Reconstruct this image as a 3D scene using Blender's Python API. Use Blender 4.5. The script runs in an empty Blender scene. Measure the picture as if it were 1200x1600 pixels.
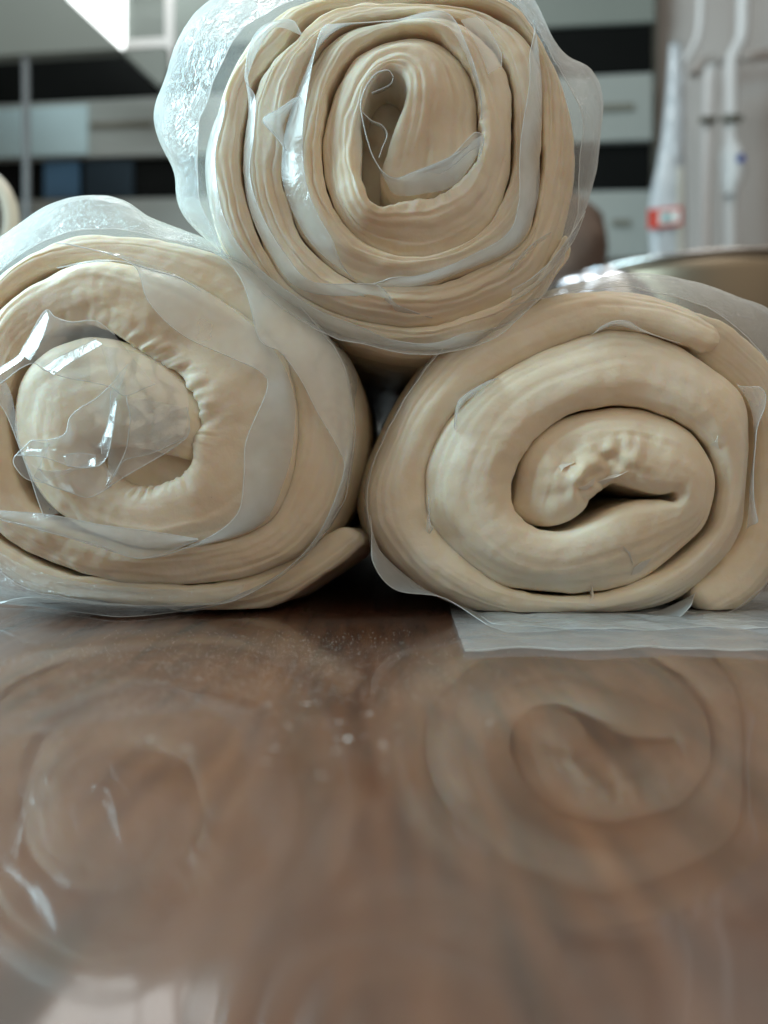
import bpy, bmesh, math, random
import numpy as np
from mathutils import Vector, noise as mnoise

scene = bpy.context.scene
COL = scene.collection
random.seed(4)

# ------------------------------------------------------------------ camera
CAM_H, PITCH, FPX = 0.0345, math.radians(2.0), 1203.0
cam_d = bpy.data.cameras.new('camera')
cam_d.sensor_fit = 'VERTICAL'
cam_d.sensor_height = 36.0
cam_d.lens = FPX / 1600.0 * 36.0
cam_d.clip_start, cam_d.clip_end = 0.002, 30.0
cam_d.dof.use_dof = True
cam_d.dof.focus_distance = 0.193
cam_d.dof.aperture_fstop = (cam_d.lens / 1000.0) / 0.0032
cam = bpy.data.objects.new('camera', cam_d)
cam.location = (0, 0, CAM_H)
cam.rotation_euler = (math.pi / 2 - PITCH, 0, 0)
COL.objects.link(cam)
scene.camera = cam

# ------------------------------------------------------------------ light
world = bpy.data.worlds.new('World')
scene.world = world
world.use_nodes = True
bg = world.node_tree.nodes['Background']
bg.inputs['Color'].default_value = (0.95, 0.90, 0.83, 1)
bg.inputs['Strength'].default_value = 0.20

def area_lamp(name, loc, aim, sx, sy, power, col):
    ld = bpy.data.lights.new(name, 'AREA')
    ld.shape = 'RECTANGLE'
    ld.size, ld.size_y, ld.energy, ld.color = sx, sy, power, col
    o = bpy.data.objects.new(name, ld)
    o.location = loc
    o.rotation_euler = (Vector(aim) - Vector(loc)).to_track_quat('-Z', 'Y').to_euler()
    COL.objects.link(o)
    return o

area_lamp('window_light', (-0.95, 0.30, 0.66), (0, 0.22, 0.08), 0.8, 0.8, 31.0, (0.63, 0.92, 1.0))
area_lamp('ceiling_light', (0.30, 0.50, 1.25), (0.05, 0.25, 0.08), 0.5, 0.5, 5.0, (1.0, 0.95, 0.86))
area_lamp('front_fill', (0.5, -1.0, 1.1), (0, 0.25, 0.08), 2.0, 2.0, 7.3, (1.0, 0.83, 0.60))  # added warm fill from behind the camera, stands for no particular lamp
area_lamp('backdrop_fill', (-0.5, 1.0, 1.9), (-0.2, 2.0, 0.6), 0.8, 0.5, 14.0, (0.92, 0.97, 0.96))  # added fill that brightens the background wall, no such lamp in view

scene.view_settings.view_transform = 'Standard'
scene.view_settings.look = 'None'
scene.view_settings.exposure = 0.10
scene.view_settings.gamma = 1.0
scene.cycles.use_denoising = True
scene.cycles.max_bounces = 8
scene.cycles.transparent_max_bounces = 24
scene.cycles.adaptive_threshold = 0.03
scene.cycles.caustics_reflective = False
scene.cycles.caustics_refractive = False
scene.cycles.sample_clamp_indirect = 4.0

# ------------------------------------------------------------------ pixel -> place
D0 = 0.193                       # distance of the rolls' front ends from the lens
CP, SP = math.cos(PITCH), math.sin(PITCH)

def ray(px, py):
    u, v = (px - 600.0) / FPX, (800.0 - py) / FPX
    return np.array([u, CP + v * SP, -SP + v * CP])

def at(px, py, D):
    r = ray(px, py)
    p = r * (D / r[1])
    p[2] += CAM_H
    return p

def on_table(px, py, z=0.0006):
    r = ray(px, py)
    p = r * ((z - CAM_H) / r[2])
    p[2] += CAM_H
    return p

# ------------------------------------------------------------------ object helpers
def thing(name, label, cat, loc=(0, 0, 0), group=None):
    o = bpy.data.objects.new(name, None)
    o.empty_display_size = 0.02
    o.location = loc
    o['label'], o['category'] = label, cat
    if group:
        o['group'] = group
    COL.objects.link(o)
    return o

def obj(name, verts, faces, mats, parent=None, smooth=True, midx=None):
    me = bpy.data.meshes.new(name)
    off = np.array(parent_loc(parent))
    me.from_pydata((np.asarray(verts) - off).tolist(), [], [tuple(int(i) for i in f) for f in faces])
    for m in (mats if isinstance(mats, (list, tuple)) else [mats]):
        me.materials.append(m)
    if smooth:
        me.polygons.foreach_set('use_smooth', [True] * len(me.polygons))
    if midx is not None:
        me.polygons.foreach_set('material_index', midx)
    me.update()
    o = bpy.data.objects.new(name, me)
    COL.objects.link(o)
    if parent:
        o.parent = parent
    return o

def parent_loc(p):
    l = Vector((0, 0, 0))
    while p is not None:
        l = l + p.location
        p = p.parent
    return tuple(l)

def tag(o, label, cat, group=None, kind=None):
    if label:
        o['label'], o['category'] = label, cat
    if group:
        o['group'] = group
    if kind:
        o['kind'] = kind
    return o

def catmull(P, n, closed=False):
    """arc-length resampled Catmull-Rom through the rows of P (extra columns ride along)"""
    P = np.asarray(P, float)
    if closed:
        Q = np.vstack([P[-1], P, P[0], P[1]])
        segs = len(P)
    else:
        Q = np.vstack([2 * P[0] - P[1], P, 2 * P[-1] - P[-2]])
        segs = len(P) - 1
    out = []
    k = 24
    for i in range(segs):
        p0, p1, p2, p3 = Q[i:i + 4]
        t = np.linspace(0, 1, k, endpoint=False)[:, None]
        out.append(0.5 * (2 * p1 + (p2 - p0) * t + (2 * p0 - 5 * p1 + 4 * p2 - p3) * t ** 2 + (3 * p1 - p0 - 3 * p2 + p3) * t ** 3))
    out.append((P[0] if closed else P[-1])[None, :])
    C = np.vstack(out)
    L = np.concatenate([[0], np.cumsum(np.linalg.norm(np.diff(C, axis=0), axis=1) + 1e-9)])
    s = np.linspace(0, L[-1], n, endpoint=not closed)
    return np.stack([np.interp(s, L, C[:, j]) for j in range(C.shape[1])], 1)

def grid_faces(nu, nv, cu=False, cv=False, off=0):
    F = []
    for i in range(nu if cu else nu - 1):
        i2 = (i + 1) % nu
        for j in range(nv if cv else nv - 1):
            j2 = (j + 1) % nv
            F.append((off + i * nv + j, off + i2 * nv + j, off + i2 * nv + j2, off + i * nv + j2))
    return F

def nz(x, y, z):
    return mnoise.noise(Vector((x, y, z)))

# ------------------------------------------------------------------ materials
def new_mat(name):
    m = bpy.data.materials.new(name)
    m.use_nodes = True
    nt = m.node_tree
    return m, nt, nt.nodes['Principled BSDF'], nt.nodes['Material Output']

def plain(name, col, rough=0.5, metal=0.0, spec=0.5, vary=0.12, scale=20.0, emit=None):
    m, nt, b, out = new_mat(name)
    n = nt.nodes.new('ShaderNodeTexNoise'); n.inputs['Scale'].default_value = scale; n.inputs['Detail'].default_value = 4
    tc = nt.nodes.new('ShaderNodeTexCoord'); nt.links.new(tc.outputs['Object'], n.inputs['Vector'])
    r = nt.nodes.new('ShaderNodeMapRange'); r.inputs['To Min'].default_value = 1 - vary; r.inputs['To Max'].default_value = 1 + vary
    nt.links.new(n.outputs['Fac'], r.inputs['Value'])
    mx = nt.nodes.new('ShaderNodeMix'); mx.data_type = 'RGBA'; mx.blend_type = 'MULTIPLY'; mx.inputs['Factor'].default_value = 1
    mx.inputs[6].default_value = (*col, 1); nt.links.new(r.outputs['Result'], mx.inputs[7])
    nt.links.new(mx.outputs[2], b.inputs['Base Color'])
    b.inputs['Roughness'].default_value = rough; b.inputs['Metallic'].default_value = metal
    b.inputs['Specular IOR Level'].default_value = spec
    if emit:
        b.inputs['Emission Color'].default_value = (*emit[:3], 1); b.inputs['Emission Strength'].default_value = emit[3]
    return m

def dough_mat():
    m, nt, b, out = new_mat('dough')
    tc = nt.nodes.new('ShaderNodeTexCoord')
    n = nt.nodes.new('ShaderNodeTexNoise'); n.inputs['Scale'].default_value = 55; n.inputs['Detail'].default_value = 5
    n2 = nt.nodes.new('ShaderNodeTexNoise'); n2.inputs['Scale'].default_value = 420; n2.inputs['Detail'].default_value = 6
    n3 = nt.nodes.new('ShaderNodeTexNoise'); n3.inputs['Scale'].default_value = 1500; n3.inputs['Detail'].default_value = 3
    for x in (n, n2, n3):
        nt.links.new(tc.outputs['Object'], x.inputs['Vector'])
    cr = nt.nodes.new('ShaderNodeValToRGB')
    cr.color_ramp.elements[0].position = 0.3; cr.color_ramp.elements[0].color = (0.86, 0.75, 0.58, 1)
    cr.color_ramp.elements[1].position = 0.72; cr.color_ramp.elements[1].color = (0.94, 0.875, 0.75, 1)
    nt.links.new(n.outputs['Fac'], cr.inputs['Fac'])
    # rare dark bran flecks
    fl = nt.nodes.new('ShaderNodeMapRange'); fl.inputs['From Min'].default_value = 0.27; fl.inputs['From Max'].default_value = 0.22
    nt.links.new(n3.outputs['Fac'], fl.inputs['Value'])
    mx = nt.nodes.new('ShaderNodeMix'); mx.data_type = 'RGBA'; mx.inputs[7].default_value = (0.35, 0.22, 0.12, 1)
    sc = nt.nodes.new('ShaderNodeMath'); sc.operation = 'MULTIPLY'; sc.inputs[1].default_value = 0.5
    nt.links.new(fl.outputs['Result'], sc.inputs[0]); nt.links.new(sc.outputs[0], mx.inputs['Factor'])
    n4 = nt.nodes.new('ShaderNodeTexNoise'); n4.inputs['Scale'].default_value = 170; n4.inputs['Detail'].default_value = 8; n4.inputs['Roughness'].default_value = 0.7
    nt.links.new(tc.outputs['Object'], n4.inputs['Vector'])
    pr = nt.nodes.new('ShaderNodeMapRange'); pr.inputs['From Min'].default_value = 0.52; pr.inputs['From Max'].default_value = 0.74; pr.inputs['To Max'].default_value = 0.5
    nt.links.new(n4.outputs['Fac'], pr.inputs['Value'])
    fm = nt.nodes.new('ShaderNodeMix'); fm.data_type = 'RGBA'; fm.inputs[7].default_value = (0.93, 0.90, 0.83, 1)
    nt.links.new(pr.outputs['Result'], fm.inputs['Factor']); nt.links.new(cr.outputs['Color'], fm.inputs[6])
    nt.links.new(fm.outputs[2], mx.inputs[6])
    nt.links.new(mx.outputs[2], b.inputs['Base Color'])
    b.inputs['Subsurface Weight'].default_value = 0.6
    b.inputs['Subsurface Radius'].default_value = (1.0, 0.68, 0.42)
    b.inputs['Subsurface Scale'].default_value = 0.0028
    b.inputs['Roughness'].default_value = 0.5
    b.inputs['Specular IOR Level'].default_value = 0.35
    bp = nt.nodes.new('ShaderNodeBump'); bp.inputs['Strength'].default_value = 0.35; bp.inputs['Distance'].default_value = 0.0006
    nt.links.new(n2.outputs['Fac'], bp.inputs['Height'])
    nt.links.new(bp.outputs['Normal'], b.inputs['Normal'])
    return m

def film_mat(name, veil=0.16, rough=0.16, crinkle=0.25, tint=(0.86, 0.92, 0.96), gloss=1.0, bscale=160.0, stretch=(1, 1, 1), frost=False):
    m = bpy.data.materials.new(name); m.use_nodes = True
    nt = m.node_tree; nt.nodes.clear()
    N = nt.nodes.new; Lk = nt.links.new
    out = N('ShaderNodeOutputMaterial')
    tc = N('ShaderNodeTexCoord')
    mp = N('ShaderNodeMapping'); mp.inputs['Scale'].default_value = stretch
    Lk(tc.outputs['Object'], mp.inputs['Vector'])
    n = N('ShaderNodeTexNoise'); n.inputs['Scale'].default_value = bscale; n.inputs['Detail'].default_value = 5; n.inputs['Roughness'].default_value = 0.55
    n.inputs['Distortion'].default_value = 0.8
    Lk(mp.outputs['Vector'], n.inputs['Vector'])
    big = N('ShaderNodeTexNoise'); big.inputs['Scale'].default_value = 38; big.inputs['Detail'].default_value = 4
    Lk(tc.outputs['Object'], big.inputs['Vector'])
    height = n.outputs['Fac']
    if frost:
        vo = N('ShaderNodeTexNoise'); vo.inputs['Scale'].default_value = 520; vo.inputs['Detail'].default_value = 6; vo.inputs['Distortion'].default_value = 2.5
        Lk(tc.outputs['Object'], vo.inputs['Vector'])
        ad = N('ShaderNodeMath'); ad.operation = 'MULTIPLY_ADD'; ad.inputs[1].default_value = 0.55
        Lk(vo.outputs['Fac'], ad.inputs[0]); Lk(n.outputs['Fac'], ad.inputs[2])
        height = ad.outputs[0]
    bp = N('ShaderNodeBump'); bp.inputs['Strength'].default_value = crinkle; bp.inputs['Distance'].default_value = 0.0015
    Lk(height, bp.inputs['Height'])
    gl = N('ShaderNodeBsdfGlossy'); gl.inputs['Roughness'].default_value = rough; gl.inputs['Color'].default_value = (0.95, 0.97, 1, 1)
    Lk(bp.outputs['Normal'], gl.inputs['Normal'])
    tr = N('ShaderNodeBsdfTransparent'); tr.inputs['Color'].default_value = (0.985, 0.99, 0.99, 1)
    df = N('ShaderNodeBsdfDiffuse'); df.inputs['Color'].default_value = (*tint, 1)
    tl = N('ShaderNodeBsdfTranslucent'); tl.inputs['Color'].default_value = (*tint, 1)
    half = N('ShaderNodeMixShader'); half.inputs[0].default_value = 0.5
    Lk(df.outputs[0], half.inputs[1]); Lk(tl.outputs[0], half.inputs[2])
    vr = N('ShaderNodeMapRange'); vr.inputs['From Min'].default_value = 0.3; vr.inputs['From Max'].default_value = 0.7
    vr.inputs['To Min'].default_value = veil * 0.55; vr.inputs['To Max'].default_value = veil * 1.45
    Lk(big.outputs['Fac'], vr.inputs['Value'])
    lw0 = N('ShaderNodeLayerWeight'); lw0.inputs['Blend'].default_value = 0.5
    Lk(bp.outputs['Normal'], lw0.inputs['Normal'])
    p5 = N('ShaderNodeMath'); p5.operation = 'POWER'; p5.inputs[1].default_value = 5.0; Lk(lw0.outputs['Facing'], p5.inputs[0])
    lw = N('ShaderNodeMath'); lw.operation = 'MULTIPLY_ADD'; lw.inputs[1].default_value = 0.75; lw.inputs[2].default_value = 0.075; Lk(p5.outputs[0], lw.inputs[0])
    # a sheet seen edge-on passes more plastic: veil grows with the slant
    lw2 = N('ShaderNodeLayerWeight'); lw2.inputs['Blend'].default_value = 0.5
    pw = N('ShaderNodeMath'); pw.operation = 'POWER'; pw.inputs[1].default_value = 3.0; Lk(lw2.outputs['Facing'], pw.inputs[0])
    va = N('ShaderNodeMath'); va.operation = 'MULTIPLY_ADD'; va.inputs[1].default_value = 0.35; va.use_clamp = True
    Lk(pw.outputs[0], va.inputs[0]); Lk(vr.outputs['Result'], va.inputs[2])
    m1 = N('ShaderNodeMixShader'); Lk(va.outputs[0], m1.inputs[0]); Lk(tr.outputs[0], m1.inputs[1]); Lk(half.outputs[0], m1.inputs[2])
    gm = N('ShaderNodeMath'); gm.operation = 'MULTIPLY'; gm.inputs[1].default_value = 1.0 * gloss; gm.use_clamp = True
    Lk(lw.outputs[0], gm.inputs[0])
    m2 = N('ShaderNodeMixShader'); Lk(gm.outputs[0], m2.inputs[0]); Lk(m1.outputs[0], m2.inputs[1]); Lk(gl.outputs[0], m2.inputs[2])
    Lk(m2.outputs[0], out.inputs['Surface'])
    return m

def table_mat():
    m, nt, b, out = new_mat('varnished_wood')
    N = nt.nodes.new; Lk = nt.links.new
    tc = N('ShaderNodeTexCoord')
    mp = N('ShaderNodeMapping'); mp.inputs['Scale'].default_value = (1.0, 0.11, 1.0)
    Lk(tc.outputs['Object'], mp.inputs['Vector'])
    n = N('ShaderNodeTexNoise'); n.inputs['Scale'].default_value = 60; n.inputs['Detail'].default_value = 8; n.inputs['Roughness'].default_value = 0.62; n.inputs['Distortion'].default_value = 1.3
    Lk(mp.outputs['Vector'], n.inputs['Vector'])
    f = N('ShaderNodeTexNoise'); f.inputs['Scale'].default_value = 420; f.inputs['Detail'].default_value = 4
    Lk(mp.outputs['Vector'], f.inputs['Vector'])
    a = N('ShaderNodeMath'); a.operation = 'MULTIPLY_ADD'; a.inputs[1].default_value = 0.55; Lk(f.outputs['Fac'], a.inputs[0]); Lk(n.outputs['Fac'], a.inputs[2])
    cr = N('ShaderNodeValToRGB'); e = cr.color_ramp.elements
    e[0].position = 0.55; e[0].color = (0.024, 0.0095, 0.0055, 1)
    e[1].position = 1.0; e[1].color = (0.125, 0.048, 0.021, 1)
    k = e.new(0.78); k.color = (0.080, 0.027, 0.011, 1)
    Lk(a.outputs[0], cr.inputs['Fac'])
    # thin smear of flour dust: pale, patchy
    d = N('ShaderNodeTexNoise'); d.inputs['Scale'].default_value = 24; d.inputs['Detail'].default_value = 7; Lk(tc.outputs['Object'], d.inputs['Vector'])
    d2 = N('ShaderNodeTexNoise'); d2.inputs['Scale'].default_value = 900; d2.inputs['Detail'].default_value = 2; Lk(tc.outputs['Object'], d2.inputs['Vector'])
    dm = N('ShaderNodeMapRange'); dm.inputs['From Min'].default_value = 0.42; dm.inputs['From Max'].default_value = 0.75; dm.inputs['To Min'].default_value = 0.01; dm.inputs['To Max'].default_value = 0.17; Lk(d.outputs['Fac'], dm.inputs['Value'])
    ds = N('ShaderNodeMapRange'); ds.inputs['From Min'].default_value = 0.4; ds.inputs['From Max'].default_value = 0.7; ds.inputs['To Min'].default_value = 0.35; Lk(d2.outputs['Fac'], ds.inputs['Value'])
    dd = N('ShaderNodeMath'); dd.operation = 'MULTIPLY'; Lk(dm.outputs['Result'], dd.inputs[0]); Lk(ds.outputs['Result'], dd.inputs[1])
    mx = N('ShaderNodeMix'); mx.data_type = 'RGBA'; mx.inputs[7].default_value = (0.46, 0.42, 0.38, 1)
    Lk(dd.outputs[0], mx.inputs['Factor']); Lk(cr.outputs['Color'], mx.inputs[6])
    Lk(mx.outputs[2], b.inputs['Base Color'])
    b.inputs['Roughness'].default_value = 0.42
    b.inputs['Coat Weight'].default_value = 1.0
    b.inputs['Coat Roughness'].default_value = 0.035
    b.inputs['Coat IOR'].default_value = 1.50
    rr = N('ShaderNodeMapRange'); rr.inputs['To Min'].default_value = 0.015; rr.inputs['To Max'].default_value = 0.10
    Lk(d.outputs['Fac'], rr.inputs['Value']); Lk(rr.outputs['Result'], b.inputs['Coat Roughness'])
    w = N('ShaderNodeTexNoise'); w.inputs['Scale'].default_value = 45; w.inputs['Detail'].default_value = 2; Lk(tc.outputs['Object'], w.inputs['Vector'])
    bp = N('ShaderNodeBump'); bp.inputs['Strength'].default_value = 0.07; bp.inputs['Distance'].default_value = 0.0012
    Lk(w.outputs['Fac'], bp.inputs['Height']); Lk(bp.outputs['Normal'], b.inputs['Coat Normal'])
    return m

DOUGH = dough_mat()
FILM = film_mat('cling_film', veil=0.46, crinkle=0.45, bscale=140, rough=0.22, gloss=1.2)
FILM_WRAP = film_mat('cling_film_wrap', veil=0.18, crinkle=1.0, bscale=60, frost=True, rough=0.14, gloss=0.72)
FILM_CLEAR = film_mat('cling_film_clear', veil=0.24, rough=0.13, crinkle=0.35, bscale=110, gloss=1.5)
EDGE = film_mat('film_edge_glint', veil=0.68, rough=0.25, crinkle=0.0, tint=(0.95, 0.97, 0.98))  # whiter and denser than the film: light caught by its edges, painted in
TABLE = table_mat()

# ------------------------------------------------------------------ dough sheet swept along a traced coil
def dough_sheet(name, rows, Z, parent, length=0.3, step=0.0009, seed=0, ridge=0.35, rise=1.0, maxrise=7.5,
                wrinkle=(), caps=(1, 1), power=2.1, gap=-0.0002, rough=0.5, mat=None, swell=1.10, torn=(), tilt=0.0, plies=(), ply=0.6):
    """rows: inner x,y  outer x,y  depth(mm) in the zoom picture Z=(x0,y0,scale)"""
    x0, y0, sc = Z
    R = np.asarray(rows, float)
    A = np.array([at(x0 + r[0] / sc, y0 + r[1] / sc, D0 + r[4] / 1000) for r in R])
    B = np.array([at(x0 + r[2] / sc, y0 + r[3] / sc, D0 + r[4] / 1000) for r in R])
    P = np.hstack([(A + B)[:, [0, 2]] / 2, (B - A)[:, [0, 2]] / 2, A[:, [1]]])     # centre, half vector, depth
    clen = np.sum(np.linalg.norm(np.diff(P[:, :2], axis=0), axis=1))
    n = int(clen / step)
    C = catmull(P, n)
    c, h, dep = C[:, :2], C[:, 2:4], C[:, 4]
    # rounded ends
    def cap(c, h, dep, start):
        t = (c[1] - c[0]) if start else (c[-1] - c[-2])
        t = t / np.linalg.norm(t) * (-1 if start else 1)
        i = 0 if start else -1
        w = np.linalg.norm(h[i])
        al = np.linspace(0, math.pi / 2, 12)[1:]
        cc = np.array([c[i] + t * w * 0.8 * math.sin(a) for a in al])
        hh = np.array([h[i] * max(0.03, math.cos(a)) for a in al])
        dd = np.array([dep[i] + w * 0.8 * (1 - math.cos(a)) for a in al])
        return (cc[::-1], hh[::-1], dd[::-1]) if start else (cc, hh, dd)
    if caps[0]:
        q = cap(c, h, dep, True); c, h, dep = np.vstack([q[0], c]), np.vstack([q[1], h]), np.concatenate([q[2], dep])
    if caps[1]:
        q = cap(c, h, dep, False); c, h, dep = np.vstack([c, q[0]]), np.vstack([h, q[1]]), np.concatenate([dep, q[2]])
    n = len(c)
    sl = np.concatenate([[0], np.cumsum(np.linalg.norm(np.diff(c, axis=0), axis=1))])
    w = np.linalg.norm(h, axis=1)
    hn = h / w[:, None]
    ph = np.linspace(math.pi, 0, 41)
    qn = np.sign(np.cos(ph)) * np.abs(np.cos(ph)) ** (2 / power)
    qy = 1 - np.abs(np.sin(ph)) ** (2 / power)
    M = len(ph) + 6
    V = np.zeros((n, M, 3))
    cen = (c.min(0) + c.max(0)) / 2
    for i in range(n):
        wi = max(w[i] - gap, 0.0002)
        rs = min(wi * rise, maxrise / 1000)
        s = sl[i]
        wr = 0.0
        for (f0, f1, amp, side, freq) in wrinkle:
            f = s / sl[-1]
            if f0 < f < f1:
                e = min(1, (f - f0) / 0.02, (f1 - f) / 0.02)
                wr = (amp * e, side, freq)
        for j in range(M):
            if j < 3:
                q, yy, fl = -1.0, (length, length * 0.4, 0.022)[j], 0
            elif j >= M - 3:
                q, yy, fl = 1.0, (0.022, length * 0.4, length)[j - (M - 3)], 0
            else:
                q, yy, fl = qn[j - 3], qy[j - 3] * rs, 1
            nx = c[i, 0] + hn[i, 0] * q * wi
            nzz = c[i, 1] + hn[i, 1] * q * wi
            if not fl:
                k = (1 + (swell - 1) * 0.6) if yy < 0.05 else swell
                nx, nzz = cen[0] + (nx - cen[0]) * k, cen[1] + (nzz - cen[1]) * k
            yy = yy + (tilt / 1000 * ((q + 1) / 2) ** 2.0 * min(1.0, wi / 0.004) if fl else 0)
            y = dep[i] + yy if fl else (dep[i] + rs + yy if yy < 0.1 else D0 + yy)
            if fl:
                rw0 = min(1.0, wi / 0.004)
                lo = nz(nx * 45 + seed, nzz * 45, s * 14 + seed)
                warp = 0.5 * nz(s * 45, seed, 0.3)
                rg = 0.55 * nz((q + 0.25 * warp) * 4.2, s * 14, seed + 7)
                rg += 0.75 * (0.45 - 1.6 * abs(nz((q + 0.3 * warp) * 3.3, s * 9, seed + 3))) + 0.45 * (0.4 - 1.6 * abs(nz((q + 0.3 * warp) * 7.5, s * 15, seed + 5)))
                for k_, qk in enumerate(plies):
                    qq = (q - qk - 0.22 * nz(s * 20, seed + 50 + k_ * 3, 0.7)) / 0.055
                    if abs(qq) < 3:
                        y += ply / 1000 * rw0 * math.exp(-qq * qq) * (0.55 + 0.9 * nz(s * 35, k_ * 5 + seed, 2.1))
                slump = 0.0012 * nz(s * 26, seed + 31, q * 0.6)
                y += slump * rough * 2
                rw = min(1.0, wi / 0.006)
                y += 0.0011 * lo * rough * 2 - rg * ridge / 1000 * rw
                fine = nz(nx * 260, nzz * 260, seed + s * 120)
                y += 0.00018 * fine
                dn = (0.0009 * nz(s * 30, 3.3 if q > 0 else -3.3, seed + 17) * abs(q) + 0.0006 * nz(s * 75, q * 2, seed + 11) + 0.00025 * nz(s * 260, q * 3, seed + 13)) * rough * 2
                for (tx, tz, tr_, ta) in torn:
                    dd = math.hypot(nx - tx, nzz - tz) / tr_
                    if dd < 1:
                        y -= ta / 1000 * (1 - dd * dd) * (0.35 * nz(nx * 420, nzz * 420, seed) + nz(nx * 120, nzz * 170, seed + 6) + abs(nz(nx * 230, nzz * 150, seed + 4)) * 1.2 - 0.3)
                if wr:
                    a, sd, fr = wr
                    near = max(0, 1 - abs(q - sd) / 0.55)
                    y -= a / 1000 * near * nz(s * fr, seed + 20 + q * 1.5, 1.7) * 1.6
                    dn += a / 1000 * near * 0.7 * nz(s * fr, seed + 40, 2.2)
                nx += hn[i, 0] * dn
                nzz += hn[i, 1] * dn
            V[i, j] = (nx, y, max(nzz, 0.0012 if fl else 0.0012))
    F = grid_faces(n, M, cv=True)
    F.append(tuple(range(M)))
    F.append(tuple((n - 1) * M + j for j in range(M))[::-1])
    return obj(name, V.reshape(-1, 3), F, mat or DOUGH, parent)

# ------------------------------------------------------------------ films
def P3(pts, Z, table=False):
    x0, y0, sc = Z
    out = []
    for p in pts:
        px, py = x0 + p[0] / sc, y0 + p[1] / sc
        d = p[2] if len(p) > 2 else 0
        if d == 'T':
            out.append(on_table(px, py))
        else:
            out.append(at(px, py, D0 + d / 1000))
    return np.array(out)

def bead(C, r, closed=False, base=0):
    """thin tube added along a free edge to draw its bright glint"""
    n = len(C)
    T = np.roll(C, -1, 0) - np.roll(C, 1, 0)
    if not closed:
        T[0], T[-1] = C[1] - C[0], C[-1] - C[-2]
    V, K = [], 5
    for i in range(n):
        t = Vector(T[i]).normalized() if np.linalg.norm(T[i]) > 1e-12 else Vector((1, 0, 0))
        a = t.cross(Vector((0.13, 1, 0.07))).normalized()
        b = t.cross(a)
        for k in range(K):
            an = 2 * math.pi * k / K
            V.append(Vector(C[i]) + (a * math.cos(an) + b * math.sin(an)) * r)
    return [tuple(v) for v in V], grid_faces(n, K, cu=closed, cv=True, off=base)

def film(name, curves, Z, parent, nu=90, nv=14, bulge=0.0, wave=0.5, crease=0.45, mat=None, edges=(-1,), closed=False, seed=0, r=0.00011, world=False, freq=70, zw=0.0):
    """sheet lofted through two or more traced curves; 'edges' are the curves that get the edge glint"""
    K = [catmull(c if world else P3(c, Z), nu, closed) for c in curves]
    if edges == (-1,) and not closed and len(K) == 2:
        K[0][:, 1] += 0.0025
        u = np.linspace(0, 1, nu)
        k = np.clip(np.minimum(u, 1 - u) / 0.10, 0, 1)
        k = (k * k * (3 - 2 * k))[:, None]
        K[1] = K[0] * (1 - k) + K[1] * k
    m = len(K)
    tot = (m - 1) * nv + 1
    V = np.zeros((nu, tot, 3))
    for j in range(tot):
        k = min(j // nv, m - 2)
        t = j / nv - k
        V[:, j] = K[k] * (1 - t) + K[k + 1] * t
        V[:, j, 1] -= bulge / 1000 * math.sin(math.pi * t)
    for i in range(nu):
        for j in range(tot):
            p = V[i, j]
            a = nz(p[0] * freq + seed, p[1] * freq, p[2] * freq)
            cz = 0.35 - abs(nz(p[0] * freq * 0.8 + seed + 9, p[2] * freq * 0.8, p[1] * 30)) * 1.4 + 0.5 * (0.3 - abs(nz(p[0] * freq * 2.1 + seed, p[2] * freq * 2.1, 0.5)) * 1.3)
            y = p[1] - (wave * a + crease * cz) / 1000
            V[i, j, 1] = y
            V[i, j, 0] += 0.4 * wave * nz(p[2] * freq, seed + 5, p[0] * freq) / 1000
            zz = zw / 1000 * (0.5 + 0.9 * nz(p[0] * 120 + seed, p[1] * 160, 3.1) + 0.8 * (0.3 - abs(nz(p[0] * 60 + seed, p[1] * 110, 7.7)))) if zw else 0
            V[i, j, 2] = max(p[2] + max(0, zz), 0.0005)
    verts = [tuple(v) for v in V.reshape(-1, 3)]
    F = grid_faces(nu, tot, cu=closed)
    mi = [0] * len(F)
    for e in edges:
        jj = {0: 0, -1: tot - 1}.get(e, e * nv)
        bv, bf = bead(V[:, jj], r, closed, len(verts))
        verts += bv; F += bf; mi += [1] * len(bf)
    return obj(name, verts, F, [mat or FILM, EDGE], parent, midx=mi)

def polar_ring(pts, Z, cx, cy, n):
    """closed outline -> n points by equal angle about (cx, cy), as world x,z at the front plane"""
    C = catmull(np.array(pts, float), 600, True)
    ang = np.unwrap(np.arctan2(C[:, 1] - cy, C[:, 0] - cx))
    rad = np.hypot(C[:, 0] - cx, C[:, 1] - cy)
    a0 = np.mod(ang, 2 * math.pi)
    o = np.argsort(a0)
    a0, rad = a0[o], rad[o]
    a = np.linspace(0, 2 * math.pi, n, endpoint=False)
    rr = np.interp(a, np.r_[a0[-1] - 2 * math.pi, a0, a0[0] + 2 * math.pi], np.r_[rad[-1], rad, rad[0]])
    return P3(np.stack([cx + rr * np.cos(a), cy + rr * np.sin(a)], 1).tolist(), Z)

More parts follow.
